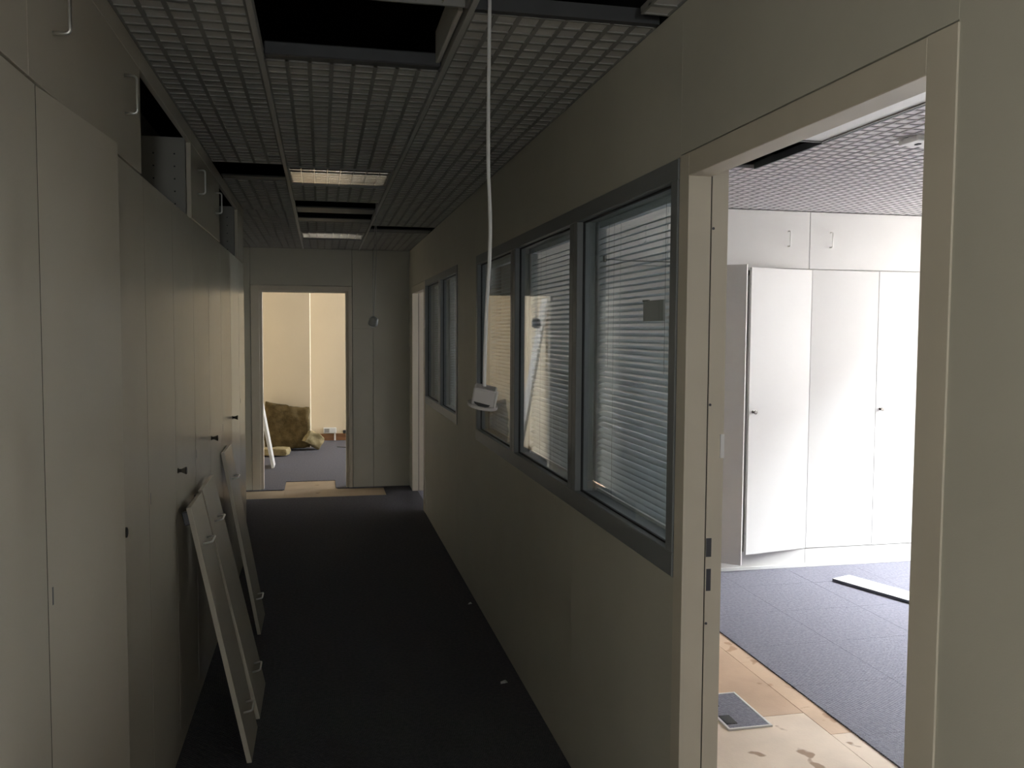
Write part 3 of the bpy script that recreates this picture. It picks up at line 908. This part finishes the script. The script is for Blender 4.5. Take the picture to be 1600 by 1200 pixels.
# loose plank on the carpet
pk = tag(empty('loose_plank', (3.45, 4.78, 0)), 'white loose plank lying on the blue-grey carpet', 'plank')
dirv = Vector((.183, -.517, 0)).normalized()
ang = math.atan2(dirv.y, dirv.x)
mt = Matrix.Translation((3.225, 5.045, 0.0005)) @ Matrix.Rotation(ang, 4, 'Z')
MB().box((0, 0, .001), (1.0, .165, .020), .001, mt).build('board', M_WCAB, pk)
MB().box((-.002, .0, .002), (0, .165, .019), 0, mt).build('edge_face', M_DARKSTEEL, pk)  # dark facing paints the shade on the plank's end
MB().box((0.0, -.002, .001), (1.0, 0, .0185), 0, mt).build('edge_face', M_DARKSTEEL, pk)  # dark facing paints the shade along the plank's long side

# floor outlet box
fo = tag(empty('floor_outlet_box', (1.70, 3.37, SUBT)), 'floor outlet box with carpeted lid and cream rim on bare panels', 'floor box')
fz = SUBT
x0, x1, y0, y1 = 1.600, 1.794, 3.204, 3.545
MB().box((x0, y0, fz), (x1, y0 + .010, fz + .008), .001).box((x0, y1 - .010, fz), (x1, y1, fz + .008), .001).box((x0, y0 + .01, fz), (x0 + .010, y1 - .01, fz + .008), .001).box((x1 - .010, y0 + .01, fz), (x1, y1 - .01, fz + .008), .001).build('rim', M_WHITE, fo)
bx('lid', (x0 + .010, y0 + .010, fz), (x1 - .010, y1 - .010, fz + .006), M_CARPET2, fo)
bx('cable_flap', (x0 + .014, y0 + .045, fz + .006), (x0 + .060, y0 + .125, fz + .008), M_BLACK, fo)
bx('cable_flap', (x0 + .014, y0 + .215, fz + .006), (x0 + .060, y0 + .270, fz + .008), M_BLACK, fo)

# paper scraps on the corridor carpet
def scrap(x, y, s, label):
    B = MB()
    v = [B.bm.verts.new((x + s * a, y + s * b, z)) for a, b, z in ((-.5, -.3, .001), (.1, -.5, .006), (.5, -.1, .002), (.3, .5, .007), (-.4, .4, .001))]
    c = B.bm.verts.new((x, y, .012))
    u = [B.bm.verts.new((p.co.x, p.co.y, p.co.z - .0008)) for p in v]
    for k in range(5):
        B.bm.faces.new((v[k], v[(k + 1) % 5], c))
        B.bm.faces.new((u[k], v[k], v[(k + 1) % 5], u[(k + 1) % 5])[::-1])
    B.bm.faces.new(u[::-1])
    tag(B.build('paper_scrap', M_PAPER), label, 'scrap')
scrap(.805, 3.85, .034, 'larger white paper scrap on the carpet by the right wall')
scrap(.845, 5.03, .022, 'smaller white paper scrap farther along the right wall')

# ------------------------------------------------------------------ back room
X2 = 4.5
struct(bx('wall_back_room_left', (-1.25, 9.2, 0), (-.95, 13.2, 2.75), M_CREAM), 'left wall of the back room')
wf = struct(bx('wall_back_room_end', (-.95, 13.1, 0), (X2, 13.2, 2.75), M_CREAM), 'cream end wall of the back room')
struct(bx('wall_column', (-.95, 12.33, 0), (-.152, 13.1, 2.75), M_CREAM, bevel=.004), 'cream projecting pier in the back room')
struct(bx('ceiling_back_room', (-1.25, 9.2, 2.65), (X2 + .2, 13.2, 2.75), M_WPAD), 'white ceiling of the back room')
wbr = struct(empty('wall_back_room_right', (X2, 9.2, 0)), 'right wall of the back room with a window')
for y0, y1, z0, z1 in ((9.2, 13.2, -.1, 1.0), (9.2, 13.2, 2.4, 2.75), (9.2, 11.5, 1.0, 2.4), (13.0, 13.2, 1.0, 2.4)):
    wep(y0, y1, z0, z1, X2, wbr)
outer_window('window_5', 'white framed window of the back room', X2, [11.5, 12.3, 13.0], 1.0, 2.4)
struct(bx('baseboard_back', (-.152, 13.082, 0), (X2, 13.1, .100), M_SKIRT, None, bevel=.003), 'brown wooden baseboard of the back room')
so = tag(empty('wall_socket', (.11, 13.08, .10)), 'white double socket box above the brown baseboard', 'socket')
bx('socket_box', (.02, 13.055, .108), (.205, 13.1, .19), M_WHITE, so, bevel=.005)
bx('socket_face', (.035, 13.050, .120), (.105, 13.056, .178), M_GREYP, so, bevel=.002)
bx('conduit', (.173, 13.072, .0), (.198, 13.082, .108), M_WHITE, so)
tag(bx('black_plug', (.300, 13.05, .102), (.345, 13.1, .150), M_BLACK, None, bevel=.006), 'small black plug beside the white socket box', 'plug')
tag(bx('cable_cover', (.20, 12.30, .0005), (.50, 12.33, .012), M_DARKSTEEL, None, bevel=.004, mtx=rot_about((.2, 12.3, 0), 'Z', -.55)), 'dark strip lying on the back room carpet', 'strip')

def lump(name, dims, center, rot, material, label, seed, sub_=5, amp=.035, group=None, taper=None):
    """soft torn mineral wool piece"""
    rnd = random.Random(seed)
    t = bmesh.new()
    bmesh.ops.create_cube(t, size=1.0)
    bmesh.ops.subdivide_edges(t, edges=t.edges[:], cuts=15, use_grid_fill=True)
    from mathutils import noise
    off = Vector((seed * 3.1, seed * 1.7, seed))
    for v in t.verts:
        p = Vector(v.co)
        q = Vector((p.x * dims[0], p.y * dims[1], p.z * dims[2]))
        # round the corners off a little
        f = 1 - .10 * max(0, abs(p.x) + abs(p.y) + abs(p.z) - 1.0)
        q *= f
        if taper:
            q = taper(p, q)
        q += amp * noise.noise_vector(q * 5 + off) + amp * .5 * noise.noise_vector(q * 14 + off)
        v.co = q
    mt = Matrix.Translation(center) @ rot
    bmesh.ops.transform(t, matrix=mt, verts=t.verts)
    lo = min(v.co.z for v in t.verts)
    bmesh.ops.translate(t, vec=(0, 0, -lo + .001), verts=t.verts)
    B = MB()
    B._join(t)
    o = B.build(name, material)
    for p in o.data.polygons:
        p.use_smooth = True
    return tag(o, label, 'insulation', group)
def tp(p, q):
    # top slopes down to the right
    if p.z > 0:
        q.z += p.z * (-.20 * (p.x + .5) + .04)
    return q
lump('insulation_slab', (.58, .14, .62), (-.455, 12.15, .3), Matrix.Rotation(math.radians(-8), 4, 'X'), M_WOOL, 'big brown mineral wool slab leaning on the cream pier', 3, amp=.034, taper=tp)
lump('insulation_piece', (.22, .20, .17), (-.135, 12.10, .1), Matrix.Rotation(.4, 4, 'Z') @ Matrix.Rotation(.5, 4, 'Y'), M_WOOL2, 'pale torn mineral wool piece right of the big slab', 8, amp=.03)
lump('insulation_piece', (.40, .24, .09), (-.62, 11.62, .05), Matrix.Rotation(-.2, 4, 'Z'), M_WOOL2, 'flat pale mineral wool piece behind the white leaning plank', 11, amp=.014)
# white plank leaning in the back room, seen edge on
lp = tag(empty('leaning_plank', (-.56, 10.55, 0)), 'white plank leaning on the left wall inside the back room', 'plank')
L = 2.05
a = math.asin(.125 / .95)
mt = Matrix.Translation((-.545, 10.50, .004)) @ Matrix.Rotation(-a * 1.32, 4, 'Y')
MB().box((-.030, 0, .004), (0, .30, L), .002, mt).build('board', M_WCAB, lp)
MB().box((-.0305, -.0015, .004), (-.0005, .0, L - .002), 0, mt).build('edge_face', M_WHITE, lp)
